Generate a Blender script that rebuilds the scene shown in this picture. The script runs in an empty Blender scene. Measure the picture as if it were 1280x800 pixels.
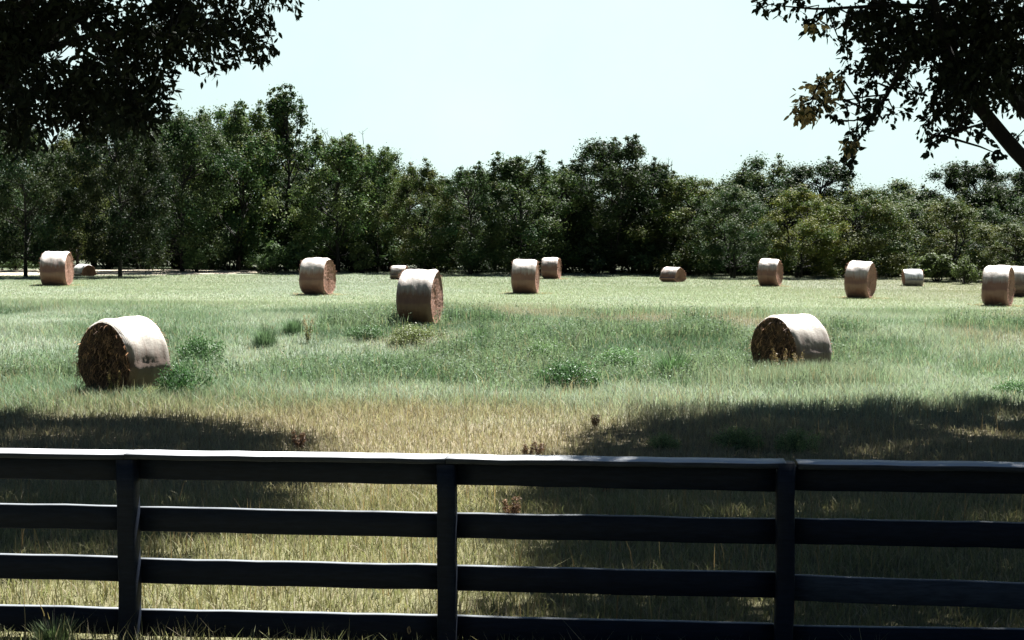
import bpy, math, random
import numpy as np
from mathutils import Vector

random.seed(7)
RNG = np.random.default_rng(11)
R = math.radians
S = bpy.context.scene
COL = S.collection
PI = math.pi

# ------------------------------------------------------------------ camera
CAM_Z = 2.6
F = 1778.0                     # focal length in photo pixels (50 mm on 36 mm, 1280 px wide)
PITCH = math.atan2(110, F)     # the horizon sits 110 px above the picture's centre
cam_data = bpy.data.cameras.new('camera')
cam = bpy.data.objects.new('camera', cam_data)
COL.objects.link(cam)
cam.location = (0, 0, CAM_Z)
cam.rotation_euler = (PI / 2 - PITCH, 0, 0)
cam_data.sensor_width = 36
cam_data.lens = 50
cam_data.clip_start = 0.1
cam_data.clip_end = 3000
S.camera = cam


def at(px, py, Y):
    """the point on the photo's ray (px, py) at distance Y in front of the camera"""
    u, v = (px - 640) / F, (400 - py) / F
    c, s = math.cos(PITCH), math.sin(PITCH)
    d = (u, c + v * s, -s + v * c)
    k = Y / d[1]
    return Vector((d[0] * k, Y, CAM_Z + d[2] * k))


# ------------------------------------------------------------------ noise and terrain
def _hash(ix, iy, seed):
    h = (ix.astype(np.int64) * 374761393 + iy.astype(np.int64) * 668265263 + seed * 974711) & 0x7fffffff
    h = (h ^ (h >> 13)) * 1274126177 & 0x7fffffff
    h = h ^ (h >> 16)
    return (h & 0xffff) / 65535.0


def vnoise(x, y, scale, seed=0):
    x = np.asarray(x, float) / scale
    y = np.asarray(y, float) / scale
    x0, y0 = np.floor(x), np.floor(y)
    fx, fy = x - x0, y - y0
    fx = fx * fx * (3 - 2 * fx)
    fy = fy * fy * (3 - 2 * fy)
    a, b = _hash(x0, y0, seed), _hash(x0 + 1, y0, seed)
    c, d = _hash(x0, y0 + 1, seed), _hash(x0 + 1, y0 + 1, seed)
    return (a * (1 - fx) + b * fx) * (1 - fy) + (c * (1 - fx) + d * fx) * fy


def fbm(x, y, scale, seed=0, octs=3):
    t, amp, tot = 0, 1.0, 0
    for k in range(octs):
        t = t + amp * vnoise(x, y, scale / 2 ** k, seed + 17 * k)
        tot += amp
        amp *= 0.5
    return t / tot


def sstep(a, b, x):
    t = np.clip((np.asarray(x, float) - a) / (b - a), 0, 1)
    return t * t * (3 - 2 * t)


def gz(x, y):
    x = np.asarray(x, float)
    y = np.asarray(y, float)
    dip = -0.58 * sstep(9.5, 19, y) * (1 - sstep(29.5, 39, y))
    tilt = -0.011 * np.clip(x, -45, 45) * sstep(26, 50, y) * (1 - sstep(150, 300, y))
    bump = (fbm(x, y, 7.0, 5) - 0.5) * 0.10 * sstep(10, 16, y)
    far = (fbm(x, y, 90.0, 9) - 0.5) * 5.0 * sstep(120, 400, y)
    return dip + tilt + bump + far


def gzf(x, y):
    return float(gz(np.array([x]), np.array([y]))[0])


# ------------------------------------------------------------------ mesh helpers
def make_mesh(name, V, polys, smooth=False, tint=None, mat_ids=None):
    """V (n,3); polys: list of (m,k) index arrays; tint (n,3) vertex colours"""
    V = np.asarray(V, np.float32)
    polys = [np.asarray(p, np.int32) for p in polys if len(p)]
    me = bpy.data.meshes.new(name)
    nl = sum(p.size for p in polys)
    npoly = sum(len(p) for p in polys)
    me.vertices.add(len(V))
    me.vertices.foreach_set('co', V.ravel())
    me.loops.add(nl)
    me.loops.foreach_set('vertex_index', np.concatenate([p.ravel() for p in polys]))
    starts, off = [], 0
    for p in polys:
        m, k = p.shape
        starts.append(off + np.arange(m) * k)
        off += m * k
    me.polygons.add(npoly)
    me.polygons.foreach_set('loop_start', np.concatenate(starts).astype(np.int32))
    if smooth:
        me.polygons.foreach_set('use_smooth', np.ones(npoly, bool))
    if mat_ids is not None:
        me.polygons.foreach_set('material_index', np.asarray(mat_ids, np.int32))
    if tint is not None:
        a = me.attributes.new('tint', 'FLOAT_COLOR', 'POINT')
        c = np.ones((len(V), 4), np.float32)
        c[:, :3] = tint
        a.data.foreach_set('color', c.ravel())
    me.update(calc_edges=True)
    me.validate()
    return me


def obj(name, me, mat=None, parent=None, loc=None):
    o = bpy.data.objects.new(name, me)
    if mat is not None and me is not None:
        for m in (mat if isinstance(mat, (list, tuple)) else [mat]):
            me.materials.append(m)
    COL.objects.link(o)
    if parent is not None:
        o.parent = parent
    if loc is not None:
        o.location = loc
    return o


def thing(name, label, cat, loc=(0, 0, 0), rz=0, group=None):
    o = bpy.data.objects.new(name, None)
    COL.objects.link(o)
    o.empty_display_size = 0.3
    o.location = loc
    o.rotation_euler = (0, 0, rz)
    tag(o, label, cat, group)
    return o


def tag(o, label=None, cat=None, group=None, kind=None):
    for k, v in (('label', label), ('category', cat), ('group', group), ('kind', kind)):
        if v:
            o[k] = v
    return o


def dup(root, loc, rz, sc=(1, 1, 1), label=None, group=None, color=None, tilt=(0, 0)):
    r = root.copy()
    COL.objects.link(r)
    r.location = loc
    r.rotation_euler = (tilt[0], tilt[1], rz)
    r.scale = sc
    if label:
        r['label'] = label
    if group:
        r['group'] = group
    for ch in list(root.children):
        c = ch.copy()
        COL.objects.link(c)
        c.parent = r
        if color is not None:
            c.color = (*color, 1)
        for g in ch.children:
            d = g.copy()
            COL.objects.link(d)
            d.parent = c
    return r


class Geo:
    """collects pieces of one mesh"""
    def __init__(self):
        self.V, self.P, self.T, self.n = [], {}, [], 0

    def add(self, V, polys, tint=None):
        V = np.asarray(V, float)
        for p in polys:
            p = np.asarray(p, int)
            if len(p):
                self.P.setdefault(p.shape[1], []).append(p + self.n)
        self.V.append(V)
        if tint is not None:
            self.T.append(np.broadcast_to(np.asarray(tint, float), (len(V), 3)))
        self.n += len(V)

    def tube(self, pts, rad, sides=6, tint=None, cap=True):
        pts = np.asarray(pts, float)
        n = len(pts)
        rad = np.broadcast_to(np.asarray(rad, float), (n,))
        tan = np.gradient(pts, axis=0)
        tan /= np.linalg.norm(tan, axis=1, keepdims=True) + 1e-9
        ref = np.array([0.31, 0.17, 0.93]) if abs(tan[:, 2]).mean() < 0.9 else np.array([1.0, 0.2, 0.1])
        a = np.cross(tan, ref)
        a /= np.linalg.norm(a, axis=1, keepdims=True) + 1e-9
        b = np.cross(tan, a)
        th = np.linspace(0, 2 * PI, sides, endpoint=False)
        ring = (a[:, None, :] * np.cos(th)[None, :, None] + b[:, None, :] * np.sin(th)[None, :, None]) * rad[:, None, None]
        V = (pts[:, None, :] + ring).reshape(-1, 3)
        i, j = np.meshgrid(np.arange(n - 1), np.arange(sides), indexing='ij')
        j2 = (j + 1) % sides
        q = np.stack([i * sides + j, i * sides + j2, (i + 1) * sides + j2, (i + 1) * sides + j], -1).reshape(-1, 4)
        polys = [q]
        if cap:
            polys.append(np.array([np.arange(sides)[::-1], (n - 1) * sides + np.arange(sides)]))
        self.add(V, polys, tint)

    def mesh(self, name, smooth=False):
        polys = [np.concatenate(v) for v in self.P.values()]
        return make_mesh(name, np.concatenate(self.V), polys, smooth, np.concatenate(self.T) if self.T else None)


def bevel_box(g, x0, x1, y0, y1, z0, z1, b=0.006, nx=1, wob=0.0, rng=None, tint=None):
    """a long board along x with chamfered edges, nx lengthwise pieces and a slight wobble"""
    prof = [(y0 + b, z0), (y1 - b, z0), (y1, z0 + b), (y1, z1 - b), (y1 - b, z1), (y0 + b, z1), (y0, z1 - b), (y0, z0 + b)]
    xs = np.linspace(x0, x1, nx + 1)
    V = []
    for x in xs:
        dz = (rng.random() - 0.5) * wob if rng is not None else 0
        dy = (rng.random() - 0.5) * wob if rng is not None else 0
        V += [(x, p[0] + dy, p[1] + dz) for p in prof]
    k = len(prof)
    q = []
    for i in range(nx):
        for j in range(k):
            q.append((i * k + j, (i + 1) * k + j, (i + 1) * k + (j + 1) % k, i * k + (j + 1) % k))
    g.add(V, [np.array(q), np.array([list(range(k)), [nx * k + j for j in range(k)][::-1]])], tint)


# ------------------------------------------------------------------ materials
def new_mat(name):
    m = bpy.data.materials.new(name)
    m.use_nodes = True
    nt = m.node_tree
    nt.nodes.clear()
    out = nt.nodes.new('ShaderNodeOutputMaterial')
    return m, nt, out


def N(nt, typ, **kw):
    n = nt.nodes.new('ShaderNode' + typ)
    for k, v in kw.items():
        if k in n.inputs:
            n.inputs[k].default_value = v
        else:
            setattr(n, k, v)
    return n


def mixc(nt, fac, a, b, blend='MIX'):
    n = nt.nodes.new('ShaderNodeMix')
    n.data_type = 'RGBA'
    n.blend_type = blend
    for sock, v in ((n.inputs[0], fac), (n.inputs[6], a), (n.inputs[7], b)):
        if isinstance(v, (int, float)):
            sock.default_value = v
        elif isinstance(v, tuple):
            sock.default_value = (*v, 1) if len(v) == 3 else v
        else:
            nt.links.new(v, sock)
    return n.outputs[2]


def math_(nt, op, a, b=0.0, clamp=False):
    n = nt.nodes.new('ShaderNodeMath')
    n.operation = op
    n.use_clamp = clamp
    for sock, v in ((n.inputs[0], a), (n.inputs[1], b)):
        if isinstance(v, (int, float)):
            sock.default_value = v
        else:
            nt.links.new(v, sock)
    return n.outputs[0]


def noise(nt, vec, scale, detail=3, rough=0.55):
    n = N(nt, 'TexNoise', Scale=scale, Detail=detail, Roughness=rough)
    nt.links.new(vec, n.inputs['Vector'])
    return n.outputs['Fac']


def ramp(nt, fac, a, b):
    n = nt.nodes.new('ShaderNodeMapRange')
    n.inputs['From Min'].default_value = a
    n.inputs['From Max'].default_value = b
    nt.links.new(fac, n.inputs['Value'])
    return n.outputs['Result']


def leaf_mat(name, transl=0.3, rough=0.55, use_obj=False, gain=1.0, spec=0.3):
    """leaf/blade colour from the mesh's own tint (and the object's own colour)"""
    m, nt, out = new_mat(name)
    at_ = N(nt, 'Attribute', attribute_name='tint')
    c = at_.outputs['Color']
    if use_obj:
        oi = N(nt, 'ObjectInfo')
        c = mixc(nt, 1.0, c, oi.outputs['Color'], 'MULTIPLY')
    p = N(nt, 'BsdfPrincipled', Roughness=rough)
    p.inputs['Specular IOR Level'].default_value = spec
    nt.links.new(c, p.inputs['Base Color'])
    t = N(nt, 'BsdfTranslucent')
    c2 = mixc(nt, 1.0, c, (1.0 * gain, 1.05 * gain, 0.75 * gain), 'MULTIPLY')
    nt.links.new(c2, t.inputs['Color'])
    mx = N(nt, 'MixShader')
    mx.inputs[0].default_value = transl
    nt.links.new(p.outputs[0], mx.inputs[1])
    nt.links.new(t.outputs[0], mx.inputs[2])
    nt.links.new(mx.outputs[0], out.inputs['Surface'])
    return m


def bark_mat(name, c1, c2):
    m, nt, out = new_mat(name)
    tc = N(nt, 'TexCoord')
    mp = N(nt, 'Mapping')
    mp.inputs['Scale'].default_value = (9, 9, 2)
    nt.links.new(tc.outputs['Object'], mp.inputs['Vector'])
    f = noise(nt, mp.outputs[0], 2.0, 5, 0.65)
    p = N(nt, 'BsdfPrincipled', Roughness=0.9)
    nt.links.new(mixc(nt, ramp(nt, f, 0.35, 0.65), c1, c2), p.inputs['Base Color'])
    b = N(nt, 'Bump', Strength=0.6, Distance=0.03)
    nt.links.new(f, b.inputs['Height'])
    nt.links.new(b.outputs[0], p.inputs['Normal'])
    nt.links.new(p.outputs[0], out.inputs['Surface'])
    return m


M_GRASS = leaf_mat('grass_blades', transl=0.35, rough=0.6, spec=0.18)
M_LEAF_FAR = leaf_mat('wood_edge_leaves', transl=0.28, rough=0.6, use_obj=True, spec=0.18)
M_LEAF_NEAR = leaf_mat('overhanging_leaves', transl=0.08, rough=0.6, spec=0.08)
M_WEED = leaf_mat('weed_leaves', transl=0.3, rough=0.5, use_obj=True, spec=0.3)
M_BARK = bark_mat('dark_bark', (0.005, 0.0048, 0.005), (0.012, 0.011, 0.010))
M_BARK_PALE = bark_mat('wood_edge_bark', (0.010, 0.009, 0.008), (0.026, 0.023, 0.019))


def ground_material():
    m, nt, out = new_mat('field_ground')
    at_ = N(nt, 'Attribute', attribute_name='tint')
    tc = N(nt, 'TexCoord')
    f = noise(nt, tc.outputs['Object'], 1.6, 6, 0.7)
    f2 = noise(nt, tc.outputs['Object'], 14.0, 5, 0.75)
    c = mixc(nt, ramp(nt, f2, 0.3, 0.7), at_.outputs['Color'], mixc(nt, 1.0, at_.outputs['Color'], (0.52, 0.5, 0.45), 'MULTIPLY'))
    c = mixc(nt, math_(nt, 'MULTIPLY', ramp(nt, f, 0.45, 0.7), 0.45), c, (0.14, 0.11, 0.07))
    p = N(nt, 'BsdfPrincipled', Roughness=0.95)
    p.inputs['Specular IOR Level'].default_value = 0.1
    nt.links.new(c, p.inputs['Base Color'])
    b = N(nt, 'Bump', Strength=0.7, Distance=0.06)
    nt.links.new(f2, b.inputs['Height'])
    nt.links.new(b.outputs[0], p.inputs['Normal'])
    nt.links.new(p.outputs[0], out.inputs['Surface'])
    return m


def track_material():
    m, nt, out = new_mat('pale_track_dirt')
    tc = N(nt, 'TexCoord')
    f = noise(nt, tc.outputs['Object'], 1.1, 6, 0.7)
    p = N(nt, 'BsdfPrincipled', Roughness=0.95)
    nt.links.new(mixc(nt, ramp(nt, f, 0.3, 0.7), (0.50, 0.44, 0.34), (0.36, 0.31, 0.23)), p.inputs['Base Color'])
    b = N(nt, 'Bump', Strength=0.5, Distance=0.05)
    nt.links.new(f, b.inputs['Height'])
    nt.links.new(b.outputs[0], p.inputs['Normal'])
    nt.links.new(p.outputs[0], out.inputs['Surface'])
    return m


def wrap_material(name, brown, pale, level, soft):
    """net wrap: crown paler in ragged streaks, part bleaching, part painted sunlight; streaky brown lower down, fine twine rounds"""
    m, nt, out = new_mat(name)
    tc = N(nt, 'TexCoord')
    sep = N(nt, 'SeparateXYZ')
    nt.links.new(tc.outputs['Object'], sep.inputs[0])
    oi = N(nt, 'ObjectInfo')
    mp = N(nt, 'Mapping')
    mp.inputs['Scale'].default_value = (7.0, 0.8, 0.8)
    nt.links.new(tc.outputs['Object'], mp.inputs['Vector'])
    off = N(nt, 'CombineXYZ')
    nt.links.new(math_(nt, 'MULTIPLY', oi.outputs['Random'], 37.0), off.inputs[0])
    nt.links.new(math_(nt, 'MULTIPLY', oi.outputs['Random'], 11.0), off.inputs[2])
    nt.links.new(off.outputs[0], mp.inputs['Location'])
    streak = noise(nt, mp.outputs[0], 1.6, 5, 0.6)
    blot = noise(nt, tc.outputs['Object'], 3.0, 5, 0.7)
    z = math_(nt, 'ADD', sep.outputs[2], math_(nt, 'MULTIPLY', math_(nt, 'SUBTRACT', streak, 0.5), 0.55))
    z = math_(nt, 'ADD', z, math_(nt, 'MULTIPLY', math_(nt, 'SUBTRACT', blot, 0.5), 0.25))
    fac = ramp(nt, z, level - soft, level + soft)  # pale by height: some bleaching, with the sunlit top painted in
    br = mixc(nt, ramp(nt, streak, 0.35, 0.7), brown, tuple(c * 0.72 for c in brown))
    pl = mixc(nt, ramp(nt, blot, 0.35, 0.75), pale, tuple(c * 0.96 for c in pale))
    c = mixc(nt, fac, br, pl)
    wv = N(nt, 'TexWave', Scale=13.0, Distortion=2.5, Detail=3.0)
    wv.bands_direction = 'X'
    nt.links.new(tc.outputs['Object'], wv.inputs['Vector'])
    c = mixc(nt, math_(nt, 'MULTIPLY', wv.outputs['Fac'], 0.16), c, tuple(x * 0.55 for x in brown))
    p = N(nt, 'BsdfPrincipled', Roughness=0.48)
    p.inputs['Specular IOR Level'].default_value = 0.5
    p.inputs['Sheen Weight'].default_value = 0.15
    nt.links.new(c, p.inputs['Base Color'])
    b = N(nt, 'Bump', Strength=0.45, Distance=0.02)
    fine = noise(nt, tc.outputs['Object'], 26.0, 4, 0.7)
    nt.links.new(math_(nt, 'ADD', math_(nt, 'MULTIPLY', streak, 0.6), math_(nt, 'ADD', math_(nt, 'MULTIPLY', wv.outputs['Fac'], 0.5), math_(nt, 'MULTIPLY', fine, 1.4))), b.inputs['Height'])
    nt.links.new(b.outputs[0], p.inputs['Normal'])
    nt.links.new(p.outputs[0], out.inputs['Surface'])
    return m


def hayface_material(name, dark, light):
    m, nt, out = new_mat(name)
    tc = N(nt, 'TexCoord')
    at_ = N(nt, 'Attribute', attribute_name='tint')
    f = noise(nt, tc.outputs['Object'], 9.0, 6, 0.75)
    c = mixc(nt, ramp(nt, f, 0.38, 0.68), dark, light)
    c = mixc(nt, 1.0, c, at_.outputs['Color'], 'MULTIPLY')
    p = N(nt, 'BsdfPrincipled', Roughness=0.85)
    nt.links.new(c, p.inputs['Base Color'])
    b = N(nt, 'Bump', Strength=0.9, Distance=0.04)
    nt.links.new(f, b.inputs['Height'])
    nt.links.new(b.outputs[0], p.inputs['Normal'])
    nt.links.new(p.outputs[0], out.inputs['Surface'])
    return m


def paint_material(name, base, worn, amount):
    """dark fence paint; worn to grey wood on the upward edges and in small chips"""
    m, nt, out = new_mat(name)
    tc = N(nt, 'TexCoord')
    mp = N(nt, 'Mapping')
    mp.inputs['Scale'].default_value = (1.2, 9, 9)
    nt.links.new(tc.outputs['Object'], mp.inputs['Vector'])
    grain = noise(nt, mp.outputs[0], 6.0, 6, 0.7)
    blot = noise(nt, tc.outputs['Object'], 2.2, 4, 0.6)
    geo = N(nt, 'NewGeometry')
    sep = N(nt, 'SeparateXYZ')
    nt.links.new(geo.outputs['Normal'], sep.inputs[0])
    up = ramp(nt, sep.outputs[2], 0.55, 0.9)
    fac = math_(nt, 'MULTIPLY', up, ramp(nt, blot, 0.35 - amount * 0.3, 0.6 - amount * 0.3), True)
    c0 = mixc(nt, ramp(nt, grain, 0.4, 0.75), base, tuple(x * 1.9 for x in base))
    c = mixc(nt, fac, c0, mixc(nt, grain, worn, tuple(x * 0.6 for x in worn)))
    p = N(nt, 'BsdfPrincipled', Roughness=0.6)
    p.inputs['Specular IOR Level'].default_value = 0.12
    nt.links.new(c, p.inputs['Base Color'])
    b = N(nt, 'Bump', Strength=0.4, Distance=0.006)
    nt.links.new(grain, b.inputs['Height'])
    nt.links.new(b.outputs[0], p.inputs['Normal'])
    nt.links.new(p.outputs[0], out.inputs['Surface'])
    return m


M_GROUND = ground_material()
M_TRACK = track_material()
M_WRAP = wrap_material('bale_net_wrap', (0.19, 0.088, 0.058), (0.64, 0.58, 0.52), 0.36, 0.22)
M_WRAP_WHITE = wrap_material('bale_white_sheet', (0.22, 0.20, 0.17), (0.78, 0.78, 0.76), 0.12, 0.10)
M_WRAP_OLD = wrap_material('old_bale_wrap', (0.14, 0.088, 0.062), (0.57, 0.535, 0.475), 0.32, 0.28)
M_HAY = hayface_material('cut_hay_end', (0.165, 0.080, 0.050), (0.25, 0.125, 0.080))
M_HAY_OLD = hayface_material('rotten_hay_end', (0.05, 0.027, 0.016), (0.24, 0.13, 0.07))
M_FENCE = paint_material('dark_fence_paint', (0.0055, 0.0085, 0.0155), (0.24, 0.26, 0.28), 0.45)
M_POST = paint_material('dark_post_paint', (0.0055, 0.0085, 0.0155), (0.10, 0.10, 0.10), 0.2)
M_CAP = paint_material('weathered_cap_wood', (0.02, 0.024, 0.03), (0.62, 0.64, 0.66), 1.6)
M_GREYBOARD = paint_material('grey_faded_board', (0.026, 0.032, 0.042), (0.26, 0.27, 0.29), 0.2)

# ------------------------------------------------------------------ field colour (the plants' own colours, patch by patch)
PALE = np.array([0.295, 0.34, 0.24])
MILK = np.array([0.315, 0.36, 0.295])
GREEN = np.array([0.19, 0.255, 0.178])
DEEP = np.array([0.085, 0.14, 0.085])
TAN = np.array([0.33, 0.285, 0.205])
OLIVE = np.array([0.240, 0.228, 0.132])
MAUVE = np.array([0.33, 0.3, 0.265])
RUST = np.array([0.190, 0.085, 0.050])


def lerp(a, b, t):
    return a + (b - a) * t[:, None]


def field_colour(x, y):
    x = np.asarray(x, float)
    y = np.asarray(y, float)
    c = lerp(np.repeat(OLIVE[None], len(x), 0), np.repeat(TAN[None], len(x), 0), sstep(14, 20, y + 4 * (fbm(x, y, 4, 3) - .5)))
    c = lerp(c, GREEN[None], sstep(23.5, 27.5, y + 5 * (fbm(x, y, 5, 4) - .5)))
    c = lerp(c, MILK[None], sstep(0.40, 0.62, fbm(x, y, 3.5, 41)) * 0.9 * sstep(22, 27, y))
    # the weedy strip across the middle
    band = sstep(30, 34, y) * (1 - sstep(44, 50, y))
    c = lerp(c, DEEP[None], band * sstep(0.48, 0.62, fbm(x, y, 3.2, 52)) * 0.85)
    c = lerp(c, MAUVE[None], sstep(0.50, 0.64, fbm(x, y, 6.0, 63)) * 0.9 * sstep(31, 38, y) * (1 - sstep(52, 60, y)))
    c = lerp(c, PALE[None], sstep(43, 54, y + 8 * (fbm(x, y, 9, 7) - .5)))
    c = lerp(c, MILK[None], sstep(50, 60, y) * sstep(0.45, 0.65, fbm(x, y * 0.5, 9, 74)) * 0.8)
    c = lerp(c, TAN[None] * 0.95, sstep(50, 62, y) * sstep(6, 24, x) * 0.4)
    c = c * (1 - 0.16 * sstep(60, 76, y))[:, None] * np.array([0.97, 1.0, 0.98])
    return c


# ------------------------------------------------------------------ ground
def axis(stops):
    out = []
    for a, b, st in stops:
        out += list(np.arange(a, b, st))
    return np.array(out + [stops[-1][1]])


xs = axis([(-900, -120, 60), (-120, -50, 6), (-50, 50, 0.8), (50, 120, 6), (120, 900, 60)])
ys = axis([(-300, -20, 20), (-20, 6, 1.5), (6, 60, 0.6), (60, 110, 1.0), (110, 200, 6), (200, 1500, 60)])
gx, gy = np.meshgrid(xs, ys)
gxx, gyy = gx.ravel(), gy.ravel()
V = np.stack([gxx, gyy, gz(gxx, gyy)], 1)
nx, ny = len(xs), len(ys)
i, j = np.meshgrid(np.arange(ny - 1), np.arange(nx - 1), indexing='ij')
q = np.stack([i * nx + j, i * nx + j + 1, (i + 1) * nx + j + 1, (i + 1) * nx + j], -1).reshape(-1, 4)
g_col = field_colour(gxx, gyy)
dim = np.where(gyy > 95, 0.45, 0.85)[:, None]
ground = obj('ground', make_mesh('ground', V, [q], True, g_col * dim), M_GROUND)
tag(ground, kind='structure')

# pale dirt track under the trees at the far left
TRK = [(-60, 70), (-38, 74.5), (-30, 78.5), (-24, 83.0), (-18, 85.5), (-14, 87)]


def track_y(x):
    return np.interp(x, [p[0] for p in TRK], [p[1] for p in TRK])


tx = np.arange(-60, -14.9, 0.8)
rows = np.linspace(-1, 1, 7)
TV, tq = [], []
for a, x in enumerate(tx):
    half = 6.0 * (1 - sstep(-20, -14.5, np.array([x]))[0] * 0.8) + (vnoise(np.array([x]), np.array([0.0]), 2.0, 3)[0] - .5) * 0.9
    for r_ in rows:
        y = float(track_y(x)) + r_ * half
        TV.append((x, y, gzf(x, y) + 0.06 * (1 - r_ * r_) + 0.01))
for a in range(len(tx) - 1):
    for b in range(len(rows) - 1):
        n0 = a * len(rows) + b
        tq.append((n0, n0 + len(rows), n0 + len(rows) + 1, n0 + 1))
track = obj('dirt_track', make_mesh('dirt_track', TV, [np.array(tq)], True), M_TRACK)
tag(track, kind='structure')

# ------------------------------------------------------------------ grass
def scatter(y0, y1, dens, margin=2.5, slope=0.40):
    """random points inside the (widened) view wedge between two distances"""
    w1 = slope * y1 + margin
    n = int(dens * (y1 - y0) * 2 * w1)
    y = RNG.uniform(y0, y1, n)
    x = RNG.uniform(-w1, w1, n)
    keep = np.abs(x) < slope * y + margin
    return x[keep], y[keep]


def blades(x, y, h, w, col, lean=0.62, segs=2, base_z=None):
    n = len(x)
    z = gz(x, y) - 0.015 if base_z is None else base_z
    yaw = RNG.uniform(0, 2 * PI, n)
    ly = RNG.uniform(0, 2 * PI, n)
    la = np.abs(RNG.normal(0, lean, n)) * h
    dx, dy = np.cos(yaw) * w / 2, np.sin(yaw) * w / 2
    lx, lyy = np.cos(ly) * la, np.sin(ly) * la
    B = np.stack([x, y, z], 1)
    D = np.stack([dx, dy, np.zeros(n)], 1)
    L = np.stack([lx, lyy, np.zeros(n)], 1)
    U = np.zeros((n, 3))
    U[:, 2] = h
    if segs == 2:
        V = np.stack([B - D, B + D, B + L * .3 + U * .55 + D * .8, B + L * .3 + U * .55 - D * .8, B + L + U * .96], 1)
        k = np.arange(n)[:, None] * 5
        return V.reshape(-1, 3), [k + np.array([[0, 1, 2, 3]]), k + np.array([[3, 2, 4]])], np.repeat(col, 5, 0)
    V = np.stack([B - D, B + D, B + L + U], 1)
    k = np.arange(n)[:, None] * 3
    return V.reshape(-1, 3), [k + np.array([[0, 1, 2]])], np.repeat(col, 3, 0)


def vary(col, amt=0.22, dead=0.10):
    n = len(col)
    c = col * RNG.uniform(1 - amt, 1 + amt, (n, 1)) * RNG.uniform(0.93, 1.07, (n, 3))
    d = RNG.random(n) < dead
    c[d] = TAN * RNG.uniform(0.7, 1.25, (d.sum(), 1))
    return np.clip(c, 0.01, 0.6)


g = Geo()
# under the camera and up to the fence
x, y = scatter(3.0, 8.6, 260, 2.0, 0.45)
g.add(*blades(x, y, RNG.uniform(.05, .14, len(x)), RNG.uniform(.006, .011, len(x)), vary(field_colour(x, y), .25, .15)))
# behind the fence
x, y = scatter(8.2, 13, 1000, 2.0)
hh = RNG.uniform(.05, .15, len(x)) * (0.6 + 0.8 * fbm(x, y, 1.4, 21))
g.add(*blades(x, y, hh, RNG.uniform(.006, .011, len(x)), vary(field_colour(x, y), .28, .15)))
x, y = scatter(13, 20, 700)
hh = RNG.uniform(.06, .18, len(x)) * (0.6 + 0.8 * fbm(x, y, 1.6, 22))
g.add(*blades(x, y, hh, RNG.uniform(.008, .014, len(x)), vary(field_colour(x, y), .28, .18)))
x, y = scatter(20, 27, 560)
hh = RNG.uniform(.06, .18, len(x)) * (0.5 + 0.9 * fbm(x, y, 2.0, 23)) * (1 + 0.7 * sstep(23.5, 26, y))
g.add(*blades(x, y, hh, RNG.uniform(.009, .016, len(x)), vary(field_colour(x, y), .25, .12)))
x, y = scatter(27, 38, 480)
hh = RNG.uniform(.08, .28, len(x)) * (0.40 + 0.95 * fbm(x, y, 2.6, 24))
g.add(*blades(x, y, hh, RNG.uniform(.009, .016, len(x)), vary(field_colour(x, y), .25, .08)))
x, y = scatter(38, 50, 380)
hh = RNG.uniform(.06, .19, len(x)) * (0.4 + 1.0 * fbm(x, y, 3.0, 25))
g.add(*blades(x, y, hh, RNG.uniform(.010, .018, len(x)), vary(field_colour(x, y), .25, .08), segs=1))
x, y = scatter(50, 70, 260)
g.add(*blades(x, y, RNG.uniform(.03, .09, len(x)), RNG.uniform(.014, .024, len(x)), vary(field_colour(x, y), .22, .08), segs=1))
x, y = scatter(70, 98, 90, 6.0)
k = (np.abs(y - track_y(x)) > 5.8) | (x > -15)
x, y = x[k], y[k]
g.add(*blades(x, y, RNG.uniform(.04, .10, len(x)), RNG.uniform(.02, .034, len(x)), vary(field_colour(x, y), .22, .08), segs=1))
for px, Y0, half, n in ((150, 26.4, 1.5, 600), (980, 29.5, 1.4, 4200), (1032, 29.9, 1.1, 3600), (215, 26.8, 0.9, 500)):
    c0 = at(px, 345, Y0)
    x = c0.x + RNG.normal(0, half * .6, n)
    y = Y0 + RNG.uniform(-1.1, .35, n)
    g.add(*blades(x, y, RNG.uniform(.18, .60 if px > 600 else .36, n), RNG.uniform(.008, .013, n), vary(field_colour(x, y) * 1.05, .3, .16), lean=.28))
g2 = Geo()
x, y = scatter(26.5, 47, 420)
dens = sstep(0.53, 0.64, fbm(x, y, 3.4, 52)) * (0.35 + 0.65 * sstep(0.35, 0.6, fbm(x, y, 1.1, 88))) * sstep(26.5, 31, y + 3 * (fbm(x, y, 4, 91) - .5)) * (1 - sstep(41, 47, y))
k = RNG.random(len(x)) < dens
x, y = x[k], y[k]
loc = fbm(x, y, 1.3, 93)
hh = RNG.uniform(.12, .55, len(x)) * (0.45 + 1.0 * loc)
cc = lerp(np.repeat(np.array([[.115, .185, .110]]), len(x), 0), np.array([[.23, .29, .20]]), sstep(.35, .65, fbm(x, y, 0.9, 97)))
g2.add(*blades(x, y, hh, RNG.uniform(.010, .022, len(x)), vary(cc, .4, .06), lean=.5))
nl = len(x)
sel = RNG.random(nl) < .55
x, y, hh = x[sel], y[sel], hh[sel]
P = np.stack([x, y, gz(x, y) + hh * RNG.uniform(.3, 1.0, len(x))], 1)
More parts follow.
